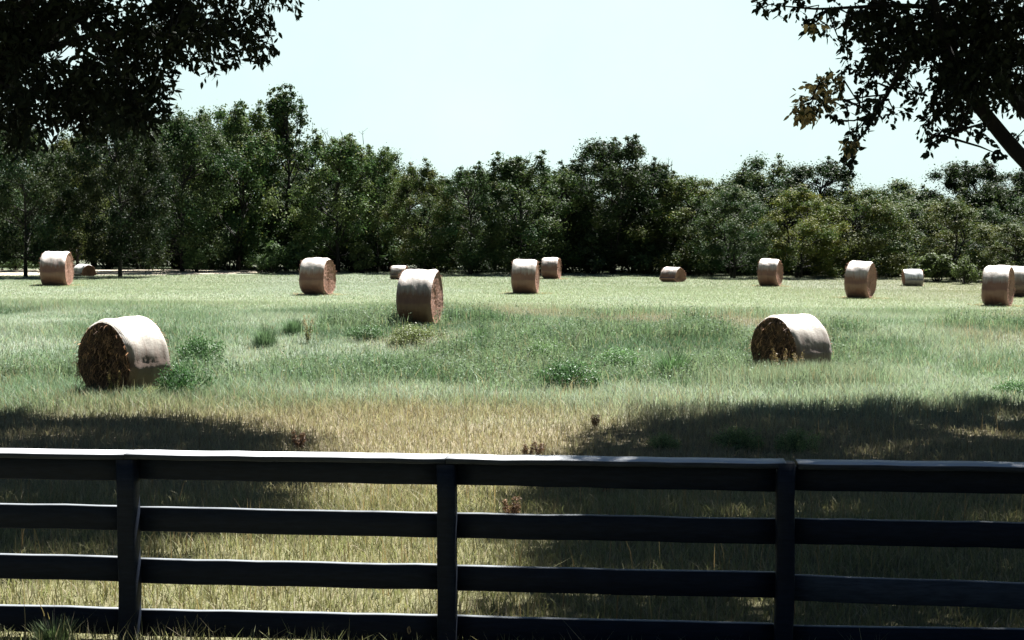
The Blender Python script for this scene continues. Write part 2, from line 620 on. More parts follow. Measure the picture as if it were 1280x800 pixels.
for _ in range(3):
    Q = P + RNG.normal(0, .07, P.shape)
    n = len(Q)
    nr = RNG.normal(size=(n, 3)) * .7 + np.array([0, 0, .6])
    nr /= np.linalg.norm(nr, axis=1, keepdims=True)
    t = np.cross(nr, RNG.normal(size=(n, 3)))
    t /= np.linalg.norm(t, axis=1, keepdims=True)
    c3 = np.array([.16, .225, .145]) * RNG.uniform(.5, 1.25, (n, 1))
    V = P_ = None
    b = np.cross(nr, t)
    s_ = RNG.uniform(.03, .075, n)
    L, Wd = t * s_[:, None], b * (s_ * .22)[:, None]
    Vq = np.stack([Q, Q + L * .5 + Wd, Q + L, Q + L * .5 - Wd], 1).reshape(-1, 3)
    g2.add(Vq, [np.arange(n)[:, None] * 4 + np.arange(4)[None]], np.repeat(c3, 4, 0))
weeds = obj('meadow_weeds', g2.mesh('meadow_weeds'), M_GRASS)
tag(weeds, 'loose band of taller green weeds across the middle of the field', 'weeds', kind='stuff')
grass = obj('meadow_grass', g.mesh('meadow_grass'), M_GRASS)
tag(grass, 'pale green meadow grass covering the hay field', 'grass', kind='stuff')

HAY_SPOTS = [(71, 63, .9), (397, 56.7, .9), (525, 39.8, .9), (657, 60.6, .9), (689, 80, .8), (963, 72, .9), (1076, 59, .9), (1248, 54, .9), (153, 27.6, .95), (990, 31, .95)]
# thin seed stalks standing above the grass in the weedy strip
g = Geo()
x, y = scatter(25, 46, 24)
k = fbm(x, y, 6.0, 63) > 0.5
x, y = x[k], y[k]
hh = RNG.uniform(.22, .50, len(x))
cc = vary(np.repeat(np.array([[0.33, 0.28, 0.20]]), len(x), 0), .25, .0)
g.add(*blades(x, y, hh, RNG.uniform(.007, .012, len(x)), cc, lean=.25))
x, y = scatter(8.8, 25, 10)
hh = RNG.uniform(.25, .5, len(x))
cc = vary(np.repeat(np.array([[0.28, 0.21, 0.12]]), len(x), 0), .3, .0)
g.add(*blades(x, y, hh, RNG.uniform(.005, .010, len(x)), cc, lean=.25))
for px, py0, n in ((60, 0, 70), (205, 0, 130), (140, 0, 60), (420, 0, 50), (640, 0, 40), (760, 0, 60), (1080, 0, 60)):
    c0 = at(px, 345, 8.45)
    x = c0.x + RNG.normal(0, .16, n)
    y = 8.43 - 0.088 * x + RNG.uniform(-.28, .06, n)
    cc = vary(np.repeat(np.array([[0.24, 0.23, 0.13]]), n, 0), .4, .2)
    g.add(*blades(x, y, RNG.uniform(.06, .30, n), RNG.uniform(.003, .006, n), cc, lean=.45))
for px, Y0, r0 in HAY_SPOTS:
    c0 = at(px, 345, Y0)
    n = 420
    a, rr = RNG.uniform(0, 2 * PI, n), r0 * (0.75 + 0.55 * RNG.random(n) ** 1.5)
    x, y = c0.x + np.cos(a) * rr, Y0 + np.sin(a) * rr
    cc = vary(np.repeat(np.array([[0.36, 0.28, 0.17]]), n, 0), .4, .0)
    g.add(*blades(x, y, RNG.uniform(.02, .09, n), RNG.uniform(.012, .03, n), cc, lean=2.2))
stalks = obj('dry_grass', g.mesh('dry_grass'), M_GRASS)
tag(stalks, 'thin dry seed stalks standing above the meadow grass', 'grass', kind='stuff')

# ------------------------------------------------------------------ leaves
def leaves(C, n_per, rad, size, aspect, rng, col, spread=0.45, up=0.35, shell=0.45, six=False, squash=1.0, soft=False):
    """n_per leaves round each clump centre C, facing roughly outward"""
    C = np.asarray(C, float)
    idx = np.repeat(np.arange(len(C)), n_per)
    n = len(idx)
    d = rng.normal(size=(n, 3))
    d /= np.linalg.norm(d, axis=1, keepdims=True)
    rr = rng.random(n) ** shell if not soft else np.minimum(np.abs(rng.normal(0, 0.68, n)), 1.7)
    d2 = d * rr[:, None] * np.asarray(rad)[idx][:, None]
    d2[:, 2] *= squash
    P = C[idx] + d2
    nrm = d * 0.7 + rng.normal(size=(n, 3)) * spread + np.array([0, 0, up])
    nrm /= np.linalg.norm(nrm, axis=1, keepdims=True)
    t = np.cross(nrm, rng.normal(size=(n, 3)))
    t[:, 2] -= 0.25
    t /= np.linalg.norm(t, axis=1, keepdims=True)
    b = np.cross(nrm, t)
    s = size * rng.uniform(0.65, 1.35, n)
    return leaf_faces(P, t, b, s, aspect, col(n, idx), nrm, six)


def leaf_faces(P, t, b, s, aspect, col, nrm, six):
    n = len(P)
    L = t * s[:, None]
    W = b * (s * aspect)[:, None] * 0.5
    if six:
        V = np.stack([P, P + L * .3 + W, P + L * .65 + W * .85, P + L, P + L * .65 - W * .85, P + L * .3 - W], 1)
        k = np.arange(n)[:, None] * 6
        return V.reshape(-1, 3), [k + np.arange(6)[None]], np.repeat(col, 6, 0)
    V = np.stack([P, P + L * .5 + W, P + L, P + L * .5 - W], 1)
    k = np.arange(n)[:, None] * 4
    return V.reshape(-1, 3), [k + np.arange(4)[None]], np.repeat(col, 4, 0)


# ------------------------------------------------------------------ the wood's trees: prototypes built once, then copied
def wood_tree(seed, H, W, base, n_clump, profile, leaf=0.145, sparse=1.0, tops=5, stems=1):
    rng = np.random.default_rng(seed)
    root = thing('tree', 'x', 'tree')
    wood = Geo()
    tops_pts = []
    for s_ in range(stems):
        off = rng.normal(0, 0.35 if stems > 1 else 0.0, 2)
        pts = [(off[0] * 0.3, off[1] * 0.3, -0.2)]
        for k in range(1, 7):
            t = k / 6
            pts.append((off[0] * (0.3 + t * 1.6) + rng.normal(0, .10) * t * 1.5, off[1] * (0.3 + t * 1.6) + rng.normal(0, .10) * t * 1.5, t * H * 0.82))
        pts = np.array(pts)
        wood.tube(pts, np.interp(np.linspace(0, 1, 7), [0, .1, 1], [0.017 * H, 0.013 * H, 0.003 * H]) * (1.0 if stems == 1 else 0.75), 7)
        tops_pts.append(pts)
    C, Rr = [], []
    for k in range(n_clump):
        t = base + (1 - base) * rng.random() ** 0.85
        prof = profile(t)
        ang = rng.uniform(0, 2 * PI)
        r_ = W / 2 * prof * (0.35 + 0.65 * rng.random() ** 0.6) * rng.uniform(0.8, 1.18)
        C.append((math.cos(ang) * r_, math.sin(ang) * r_, t * H * rng.uniform(0.95, 1.0)))
        Rr.append(rng.uniform(0.42, 0.95) * (W / 6.5) * (1.05 - 0.35 * t))
    for k in range(tops):                                   # ragged leaders above the dome
        ang, r_ = rng.uniform(0, 2 * PI), W * 0.28 * rng.random()
        bx, by = math.cos(ang) * r_, math.sin(ang) * r_
        hh = H * rng.uniform(0.93, 1.08)
        for q_ in range(4):
            C.append((bx + rng.normal(0, .12), by + rng.normal(0, .12), hh - q_ * 0.42))
            Rr.append(0.20 + 0.09 * q_)
    C, Rr = np.array(C), np.array(Rr)
    for c in C[rng.random(len(C)) < 0.4]:
        tp = tops_pts[rng.integers(len(tops_pts))]
        z0 = max(0.12 * H, c[2] - rng.uniform(0.12, 0.3) * H)
        z0 = min(z0, 0.78 * H)
        p0 = np.array([np.interp(z0, tp[:, 2], tp[:, a]) for a in range(3)])
        mid = (p0 + c) / 2 + np.array([*rng.normal(0, .15, 2), -0.12])
        wood.tube([p0, mid, c], [0.0055 * H, 0.0035 * H, 0.0012 * H], 4, cap=False)
    if tops >= 7:                                           # bare twigs sticking out of the top
        for k in range(14):
            ang, r_ = rng.uniform(0, 2 * PI), W * 0.33 * rng.random()
            p0 = np.array([math.cos(ang) * r_, math.sin(ang) * r_, H * rng.uniform(.84, .95)])
            p1 = p0 + np.array([rng.normal(0, .22), rng.normal(0, .22), rng.uniform(.5, 1.1)])
            wood.tube([p0, (p0 + p1) / 2 + rng.normal(0, .06, 3), p1], [.022, .016, .008], 3, cap=False)
            for q_ in range(3):
                pm = p0 + (p1 - p0) * rng.uniform(.3, .9)
                wood.tube([pm, pm + np.array([rng.normal(0, .18), rng.normal(0, .18), rng.uniform(.1, .35)])], [.012, .006], 3, cap=False)
    o = obj('trunk', wood.mesh('trunk', True), M_BARK_PALE, root)
    n_per = np.maximum(25, (760 * sparse * (Rr / 0.65) ** 2).astype(int))
    hue = rng.uniform(-1, 1, len(C))

    def col(n, idx):
        base_c = np.array([0.062, 0.082, 0.034])
        v = rng.uniform(0.7, 1.35, (n, 1)) * (1 + 0.18 * hue[idx])[:, None]
        c = base_c * v
        c[:, 0] *= 1 + 0.22 * hue[idx]
        y_ = rng.random(n) < 0.06
        c[y_] = np.array([0.12, 0.11, 0.035])
        return c
    fol = Geo()
    fol.add(*leaves(C, n_per, Rr, leaf, 0.58, rng, col, shell=0.5, squash=0.95, up=0.15, spread=0.6, soft=True))
    obj('crown', fol.mesh('crown'), M_LEAF_FAR, root)
    return root


dome = lambda t: math.sqrt(max(0.05, 1 - (max(0, t - 0.5) / 0.52) ** 2)) * (0.72 + 0.28 * min(1, t / 0.3))
oval = lambda t: max(0.12, math.sin(PI * min(1, max(0.02, 0.16 + t * 0.80)))) ** 0.7
tall = lambda t: 0.85 if t < 0.55 else max(0.14, 0.85 - 1.55 * (t - 0.55))
flat = lambda t: 0.55 + 0.45 * min(1, t / 0.55) if t < 0.85 else 0.8
PROTO = {
    'dome': wood_tree(101, 9.0, 6.6, 0.07, 74, dome),
    'oval': wood_tree(102, 9.0, 5.4, 0.08, 66, oval, tops=7),
    'spire': wood_tree(103, 10.0, 4.8, 0.10, 58, tall, sparse=0.9, tops=10),
    'ragged': wood_tree(104, 9.0, 6.2, 0.06, 62, flat, tops=9, stems=2),
    'broad': wood_tree(105, 8.0, 7.6, 0.06, 84, dome, tops=3, stems=3),
    'clear': wood_tree(106, 10.0, 7.0, 0.10, 118, dome, tops=6),
    'fine': wood_tree(107, 8.5, 6.0, 0.06, 78, oval, leaf=0.12, sparse=1.3, tops=4, stems=2),
}
NOM = {'dome': (9.0, 6.6), 'oval': (9.0, 5.4), 'spire': (10.0, 4.8), 'ragged': (9.0, 6.2), 'broad': (8.0, 7.6), 'clear': (10.0, 7.0), 'fine': (8.5, 6.0)}
used = set()

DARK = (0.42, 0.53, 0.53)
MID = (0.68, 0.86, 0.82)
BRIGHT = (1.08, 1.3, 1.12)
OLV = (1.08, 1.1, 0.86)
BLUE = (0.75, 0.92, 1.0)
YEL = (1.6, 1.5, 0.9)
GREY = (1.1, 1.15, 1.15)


def plant_tree(px, top, Y, wpx, kind, tint, label, rz=None, group='trees of the wood behind the field'):
    p = at(px, 345, Y)
    z0 = gzf(p.x, Y)
    h = at(px, top, Y).z - z0
    w = wpx / F * Y
    H, W = NOM[kind]
    sx, sz = w / W, h / (H * 1.07)
    first = PROTO[kind]
    rz = random.uniform(0, 2 * PI) if rz is None else rz
    if kind not in used:
        used.add(kind)
        r = first
        r.location, r.rotation_euler, r.scale = (p.x, Y, z0), (0, 0, rz), (sx, sx, sz)
        r['label'], r['group'] = label, group
        for ch in r.children:
            ch.color = (*tint, 1)
    else:
        r = dup(first, (p.x, Y, z0), rz, (sx, sx, sz), label, group, tint)
    return r


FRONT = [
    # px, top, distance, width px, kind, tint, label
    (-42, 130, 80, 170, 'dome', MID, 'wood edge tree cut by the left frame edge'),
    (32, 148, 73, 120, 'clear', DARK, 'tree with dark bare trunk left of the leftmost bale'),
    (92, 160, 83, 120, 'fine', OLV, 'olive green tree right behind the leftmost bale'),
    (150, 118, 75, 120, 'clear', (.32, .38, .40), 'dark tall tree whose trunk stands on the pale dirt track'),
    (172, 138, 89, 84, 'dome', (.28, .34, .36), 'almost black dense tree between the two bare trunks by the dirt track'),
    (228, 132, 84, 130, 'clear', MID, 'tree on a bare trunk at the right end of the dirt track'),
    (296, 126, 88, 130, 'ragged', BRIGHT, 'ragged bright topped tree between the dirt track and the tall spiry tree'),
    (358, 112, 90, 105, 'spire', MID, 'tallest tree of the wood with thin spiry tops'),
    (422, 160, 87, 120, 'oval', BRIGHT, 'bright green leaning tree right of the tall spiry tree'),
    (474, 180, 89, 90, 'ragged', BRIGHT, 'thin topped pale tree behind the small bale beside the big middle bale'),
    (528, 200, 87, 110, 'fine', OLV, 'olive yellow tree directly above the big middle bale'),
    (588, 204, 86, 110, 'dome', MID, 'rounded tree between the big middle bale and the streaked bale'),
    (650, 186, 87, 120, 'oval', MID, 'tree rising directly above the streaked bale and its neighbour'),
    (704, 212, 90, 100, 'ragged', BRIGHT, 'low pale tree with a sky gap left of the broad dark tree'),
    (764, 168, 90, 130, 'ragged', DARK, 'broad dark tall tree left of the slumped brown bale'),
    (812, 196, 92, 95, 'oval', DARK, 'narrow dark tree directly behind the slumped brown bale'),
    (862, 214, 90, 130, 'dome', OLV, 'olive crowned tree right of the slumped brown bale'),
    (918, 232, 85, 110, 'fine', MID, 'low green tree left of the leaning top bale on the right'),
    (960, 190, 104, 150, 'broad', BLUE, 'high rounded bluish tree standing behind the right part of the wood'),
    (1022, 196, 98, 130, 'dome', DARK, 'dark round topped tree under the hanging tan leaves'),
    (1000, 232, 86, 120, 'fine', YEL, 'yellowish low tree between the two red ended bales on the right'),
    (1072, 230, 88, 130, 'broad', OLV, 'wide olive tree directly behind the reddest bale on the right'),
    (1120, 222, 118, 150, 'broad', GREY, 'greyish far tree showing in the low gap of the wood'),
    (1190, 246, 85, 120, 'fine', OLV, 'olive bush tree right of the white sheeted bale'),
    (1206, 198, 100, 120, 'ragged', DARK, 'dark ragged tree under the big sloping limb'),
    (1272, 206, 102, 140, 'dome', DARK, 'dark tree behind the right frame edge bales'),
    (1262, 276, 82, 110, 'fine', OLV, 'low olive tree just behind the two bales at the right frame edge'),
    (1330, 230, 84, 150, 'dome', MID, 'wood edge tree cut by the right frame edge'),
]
for a in FRONT:
    plant_tree(*a)
back_label = 'tree in the shade behind the front row of the wood'
mid = [(5, 190), (66, 200), (118, 210), (186, 190), (262, 186), (330, 196), (390, 210), (448, 226), (500, 240), (556, 244), (618, 240), (680, 236), (735, 232), (790, 236),
       (838, 250), (890, 252), (940, 250), (985, 256), (1040, 250), (1100, 256), (1150, 262), (1235, 256), (1300, 250)]
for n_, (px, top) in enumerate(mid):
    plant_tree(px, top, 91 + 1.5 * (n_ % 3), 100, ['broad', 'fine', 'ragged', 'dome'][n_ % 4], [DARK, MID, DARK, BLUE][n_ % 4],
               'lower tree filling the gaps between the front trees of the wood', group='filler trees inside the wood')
bk = [(-170, 150), (-100, 150), (1370, 226), (1440, 226), (-20, 150), (60, 165), (118, 150), (190, 140), (262, 142), (325, 140), (392, 160), (452, 186), (505, 206), (560, 212), (615, 204), (678, 206),
      (735, 190), (792, 198), (840, 216), (890, 226), (935, 226), (985, 222), (1045, 226), (1100, 240), (1150, 240), (1235, 226), (1300, 226)]
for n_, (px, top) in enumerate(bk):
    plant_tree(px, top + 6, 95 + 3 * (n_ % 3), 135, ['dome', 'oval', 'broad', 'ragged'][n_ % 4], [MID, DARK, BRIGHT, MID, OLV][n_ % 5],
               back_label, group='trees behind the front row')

# ------------------------------------------------------------------ shrubs along the foot of the wood
def shrub_proto(seed, H, W, leaf):
    rng = np.random.default_rng(seed)
    root = thing('shrub', 'x', 'shrub')
    st, C, Rr = Geo(), [], []
    for k in range(16):
        a, r_ = rng.uniform(0, 2 * PI), W * 0.42 * rng.random() ** .6
        zt = H * rng.uniform(0.25, 0.95) * (1 - 0.35 * r_ / (W * 0.42))
        c = np.array([math.cos(a) * r_, math.sin(a) * r_, zt])
        C.append(c)
        Rr.append(rng.uniform(.28, .5) * W / 3)
        st.tube([(c[0] * .1, c[1] * .1, -0.1), (c[0] * .6, c[1] * .6, zt * .5), c], [.03, .02, .008], 4, cap=False)
    C, Rr = np.array(C), np.array(Rr)
    obj('stem', st.mesh('stem', True), M_BARK_PALE, root)

    def col(n, idx):
        return np.array([0.066, 0.088, 0.040]) * rng.uniform(0.7, 1.4, (n, 1))
    f = Geo()
    f.add(*leaves(C, np.full(len(C), 190), Rr, leaf, 0.55, rng, col, shell=0.5))
    obj('foliage', f.mesh('foliage'), M_LEAF_FAR, root)
    return root


SH = [shrub_proto(201, 2.0, 3.2, 0.17), shrub_proto(202, 2.6, 2.6, 0.20)]
sh_used = [False, False]


def plant_shrub(px, Y, hpx, wpx, which, tint, label, group):
    p = at(px, 345, Y)
    z0 = gzf(p.x, Y)
    h, w = hpx / F * Y, wpx / F * Y
    H, W = ((2.0, 3.2), (2.6, 2.6))[which]
    sc = (w / W, w / W, h / H)
    if not sh_used[which]:
        sh_used[which] = True
        r = SH[which]
        r.location, r.rotation_euler, r.scale = (p.x, Y, z0), (0, 0, random.uniform(0, 6)), sc
        r['label'], r['group'] = label, group
        for ch in r.children:
            ch.color = (*tint, 1)
    else:
        dup(SH[which], (p.x, Y, z0), random.uniform(0, 6), sc, label, group, tint)


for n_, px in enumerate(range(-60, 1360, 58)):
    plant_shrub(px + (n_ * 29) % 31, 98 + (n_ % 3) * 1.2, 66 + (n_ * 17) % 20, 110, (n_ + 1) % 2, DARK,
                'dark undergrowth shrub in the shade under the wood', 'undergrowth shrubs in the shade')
gs = 'shrubs along the foot of the wood'
for a in [
    (246, 83, 36, 40, 1, BRIGHT, 'pale leafy shrub beside the bare trunk at the end of the dirt track'),
    (338, 85, 40, 70, 0, BRIGHT, 'bright leafy shrub left of the bale with a hollowed end'),
    (380, 86, 46, 60, 1, BRIGHT, 'bright tall shrub directly behind the bale with a hollowed end'),
    (452, 86, 42, 40, 1, OLV, 'thin pale stemmed shrub between the hollow ended bale and the big middle bale'),
    (1172, 82, 40, 60, 1, OLV, 'olive shrub touching the white sheeted bale'),
    (1206, 79, 36, 50, 0, OLV, 'small round olive shrub between the white sheeted bale and the right edge bales'),
    (20, 84, 22, 60, 0, BRIGHT, 'low pale shrub left of the leftmost bale by the dirt track'),
]:
    plant_shrub(*a, gs)
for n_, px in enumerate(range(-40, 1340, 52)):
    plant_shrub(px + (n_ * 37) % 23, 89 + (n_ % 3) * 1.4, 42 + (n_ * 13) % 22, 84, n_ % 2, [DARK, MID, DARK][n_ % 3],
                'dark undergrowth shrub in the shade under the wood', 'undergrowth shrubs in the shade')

# ------------------------------------------------------------------ the two big trees overhead
def sprigs(g, tw, C, Rr, n_tw, rng, size, aspect, col, droop=0.5):
    """leafy twigs round each centre: a thin twig with alternate leaves hanging from it"""
    for c, r_, n in zip(C, Rr, n_tw):
        d = rng.normal(size=(n, 3))
        d[:, 2] -= 0.25
        d /= np.linalg.norm(d, axis=1, keepdims=True)
        start = np.asarray(c) + rng.normal(size=(n, 3)) * r_ * 0.32
        ln = r_ * rng.uniform(0.55, 1.1, n)
        for k in range(n):
            mid = start[k] + d[k] * ln[k] * .5
            end = start[k] + d[k] * ln[k] + np.array([0, 0, -droop * 0.3 * ln[k]])
            if k % 2 == 0:
                tw.tube([start[k], mid, end], [0.006, 0.004, 0.002], 3, cap=False)
            m = max(4, int(ln[k] / 0.042))
            t = np.linspace(0.1, 1.05, m)[:, None]
            P = start[k] * (1 - t) ** 2 + 2 * mid * t * (1 - t) + end * t * t
            ld = d[k] * 0.55 + rng.normal(size=(m, 3)) * 0.55 + np.array([0, 0, -droop])
            ld /= np.linalg.norm(ld, axis=1, keepdims=True)
            nr = rng.normal(size=(m, 3))
            b = np.cross(ld, nr)
            b /= np.linalg.norm(b, axis=1, keepdims=True)
            g.add(*leaf_faces(P, ld, b, size * rng.uniform(.65, 1.3, m), aspect, col(m), nr, True))


def big_tree(label, seed, trunk, limbs, centre, radii, n_clump, spray, leaf, aspect, tan_spray=(), bare=None, lacy=0.30):
    rng = np.random.default_rng(seed)
    root = thing('shade_tree', label, 'tree', (trunk[0][0], trunk[0][1], gzf(trunk[0][0], trunk[0][1])))
    off = np.array(root.location)
    wood, nodes = Geo(), []

    def limb(pts, r0, r1, sides=8):
        pts = np.array(pts, float)
        t = np.linspace(0, 1, len(pts))
        tt = np.linspace(0, 1, len(pts) * 4)
        P = np.stack([np.interp(tt, t, pts[:, a]) for a in range(3)], 1)
        P[1:-1] += rng.normal(0, 0.02, (len(P) - 2, 3))
        for _ in range(2):
            P[1:-1] = (P[:-2] + 2 * P[1:-1] + P[2:]) / 4
        wood.tube(P - off, np.linspace(r0, r1, len(P)), sides)
        nodes.extend(P[2:])
    tr = np.array(trunk, float)
    limb(tr, 0.36, 0.24, 12)
    for pts, r0, r1 in limbs:
        limb(pts, r0, r1)
    C, Rr = [], []
    for k in range(n_clump):
        # evenly spread over the crown's plan, shell-heavy in height
        h2, h3 = (k * 0.754877 + 0.31) % 1.0, (k * 0.569840 + 0.77) % 1.0
        px_, py_ = 2 * h2 - 1, 2 * h3 - 1
        r3 = (abs(px_) ** 3 + abs(py_) ** 3) ** (1 / 3)
        if r3 > 1:
            continue
        top_ = math.sqrt(1 - r3 ** 2.4)
        jit = rng.normal(0, 0.035, 3)
        c_ = np.array(centre) + (np.array([px_, py_, rng.uniform(-1, 1) * top_]) + jit) * np.array(radii)
        if c_[1] > 14 and c_[2] < CAM_Z + 0.185 * c_[1] + 0.5 and rng.random() > lacy:     # the low rim is open and lacy
            continue
        if bare is not None and bare(c_):                   # a lifted, open side of the crown
            continue
        C.append(c_)
        Rr.append(rng.uniform(0.65, 1.05))
    C, Rr = np.array(C), np.array(Rr)
    # main boughs through the crown
    for k in range(16):
        c = C[rng.integers(len(C))]
        p0 = tr[-1] + rng.normal(0, .15, 3)
        mid = (p0 + c) / 2 + np.array([rng.normal(0, .4), rng.normal(0, .4), 0.8])
        limb([p0, mid, c], 0.11, 0.02, 6)
    nd = np.array(nodes)

    def branch(c, r0=0.022):
        dist = np.linalg.norm(nd - c, axis=1) + 0.8 * np.maximum(0, c[2] - nd[:, 2])
        p0 = nd[np.argmin(dist)]
        mid = (p0 + c) / 2 + rng.normal(0, .10, 3) + np.array([0, 0, 0.10])
        wood.tube(np.array([p0, mid, c]) - off, [r0, r0 * .6, r0 * .25], 5, cap=False)

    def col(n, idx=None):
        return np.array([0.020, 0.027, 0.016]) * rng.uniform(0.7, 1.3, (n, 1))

    def tan_col(n, idx=None):
        c = np.array([0.50, 0.40, 0.20]) * rng.uniform(0.5, 1.25, (n, 1))
        gsel = rng.random(n) < 0.35
        c[gsel] = np.array([0.05, 0.06, 0.025])
        return c
    fol = Geo()
    low = C[:, 2] - Rr < 7.0
    far = ~low
    for c in C[rng.random(len(C)) < .5]:
        branch(c, 0.03)
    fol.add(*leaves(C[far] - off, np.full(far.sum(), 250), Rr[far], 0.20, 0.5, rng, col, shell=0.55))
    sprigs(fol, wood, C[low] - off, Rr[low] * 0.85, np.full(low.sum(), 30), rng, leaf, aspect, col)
    sc = np.array([s[0] for s in spray])
    for s in sc:
        branch(s)
    sprigs(fol, wood, sc - off, [s[1] for s in spray], [int(s[2] * (1.9 if s[2] > 12 else 1.5)) for s in spray], rng, leaf, aspect, col)
    if tan_spray:
        ts = np.array([s[0] for s in tan_spray])
        for s in ts:
            branch(s, 0.012)
        sprigs(fol, wood, ts - off, [s[1] for s in tan_spray], [s[2] for s in tan_spray], rng, leaf, aspect, tan_col)
    obj('trunk', wood.mesh('trunk', True), M_BARK, root)
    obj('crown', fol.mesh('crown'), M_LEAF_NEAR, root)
    return root


def spr(lst, Y, jit, rng):
    out = []
    for px, py, rpx, n in lst:
        yy = Y + rng.uniform(-jit, jit)
        out.append((np.array(at(px, py, yy)), rpx / F * yy, n))
    return out


rj = np.random.default_rng(5)
left_spray = spr([(215, 40, 30, 26), (235, 12, 30, 24), (60, 20, 34, 30), (170, 60, 28, 24), (130, 90, 30, 26), (40, 85, 30, 26), (185, 110, 22, 14), (258, 30, 24, 16), (300, 40, 18, 12), (292, 66, 14, 8), (325, 20, 12, 6), (165, 140, 22, 18), (90, 100, 26, 20), (200, 108, 18, 10), (280, 78, 10, 5), (340, 56, 10, 4), (8, 20, 34, 34), (30, 58, 34, 34), (8, 96, 34, 40), (36, 118, 26, 24), (14, 140, 30, 36), (70, 112, 28, 30), (92, 132, 26, 30),
                  (112, 104, 28, 30), (132, 128, 26, 28), (158, 118, 28, 28), (178, 136, 22, 18), (150, 84, 30, 24), (140, 52, 32, 24), (100, 44, 28, 16),
                  (122, 12, 32, 26), (64, 78, 24, 12), (88, 8, 28, 18), (190, 92, 24, 14), (172, 26, 34, 26), (204, 62, 26, 16), (222, 18, 32, 22),
                  (244, 42, 26, 18), (270, 50, 22, 14), (262, 78, 18, 9), (304, 22, 20, 10), (322, 44, 20, 12), (308, 62, 15, 7), (330, 66, 12, 5),
                  (240, 74, 16, 7), (288, 6, 20, 8), (210, 88, 18, 9), (186, 152, 14, 7), (52, 150, 24, 20), (110, 150, 24, 22), (150, 148, 22, 18),
                  (20, 165, 22, 18), (196, 128, 12, 5), (332, 30, 14, 6), (276, 24, 18, 8), (200, 8, 26, 16)], 20, 1.3, rj)
big_tree('big dark tree hanging its narrow leaves into the upper left of the sky', 301,
         [(-10.2, 21.5, -0.6), (-10.0, 21.4, 1.2), (-9.7, 21.2, 2.9)],
         [([(-9.7, 21.2, 2.8), (-8.2, 20.6, 5.2), (-6.4, 20.2, 7.0), (-4.2, 20, 7.6)], 0.17, 0.03),
          ([(-9.7, 21.2, 2.9), (-10.4, 21, 6.0), (-9.5, 20.4, 9.5)], 0.2, 0.05),
          ([(-8.2, 20.6, 5.2), tuple(at(40, 70, 20.2)), tuple(at(120, 40, 20)), tuple(at(200, 45, 20)), tuple(at(280, 42, 20))], 0.07, 0.008),
          ([tuple(at(-60, 60, 20.3)), tuple(at(10, 112, 20.2)), tuple(at(60, 124, 20)), tuple(at(150, 110, 20))], 0.05, 0.008),
          ([tuple(at(120, 60, 20)), tuple(at(160, 110, 20)), tuple(at(188, 150, 20))], 0.02, 0.004)],
         (-7.5, 21.9, 10.6), (8.3, 7.5, 4.3), 1150, left_spray, 0.125, 0.36, bare=lambda c: c[0] > -3.6 and c[2] < 8.6)

right_spray = spr([(1100, 5, 26, 22), (1140, 50, 26, 26), (1180, 40, 30, 36), (1185, 95, 26, 24), (1225, 60, 30, 40), (1215, 10, 30, 36), (1268, 96, 24, 20), (1205, 128, 22, 16), (1095, 62, 20, 18), (1130, 74, 18, 14), (1085, 110, 12, 7), (1078, 130, 10, 6), (1110, 24, 24, 22), (1066, 20, 16, 10), (1040, 8, 14, 7), (1060, 80, 10, 5), (1170, 130, 16, 9), (1268, 175, 12, 7), (1190, 158, 12, 6), (1046, 150, 9, 4), (1054, 134, 10, 5), (1088, 20, 22, 20), (1112, 48, 24, 24), (1078, 40, 18, 16), (1102, 78, 22, 20), (1078, 88, 12, 8), (1132, 26, 26, 26), (1164, 18, 28, 30),
                   (1160, 56, 28, 30), (1200, 28, 30, 36), (1200, 78, 30, 36), (1240, 38, 32, 40), (1240, 90, 32, 40), (1272, 16, 32, 36), (1272, 68, 32, 40),
                   (1278, 116, 22, 14), (1190, 118, 24, 18), (1178, 142, 18, 12), (1160, 150, 14, 8), (1148, 118, 14, 7), (1204, 150, 18, 10),
                   (1216, 108, 26, 26), (1250, 122, 16, 8), (1098, 128, 14, 8), (1072, 162, 13, 9), (1060, 186, 12, 8), (1084, 146, 14, 8),
                   (1118, 140, 14, 6), (1052, 58, 14, 6), (1016, 26, 14, 8), (1000, 6, 16, 9), (952, 2, 12, 5), (1034, 36, 12, 6), (972, 6, 14, 6),
                   (1176, 166, 12, 6), (1164, 182, 9, 4), (1246, 192, 10, 5), (1226, 164, 12, 7), (1062, 205, 8, 4), (1130, 96, 16, 8), (1112, 108, 12, 7)], 20, 1.2, rj)
tan_spray = spr([(1008, 128, 15, 24), (1030, 122, 15, 24), (1044, 100, 14, 20), (1002, 144, 11, 14), (1064, 178, 10, 12), (1022, 108, 12, 14), (1018, 30, 12, 10), (1012, 140, 12, 12)], 19.4, 0.3, rj)
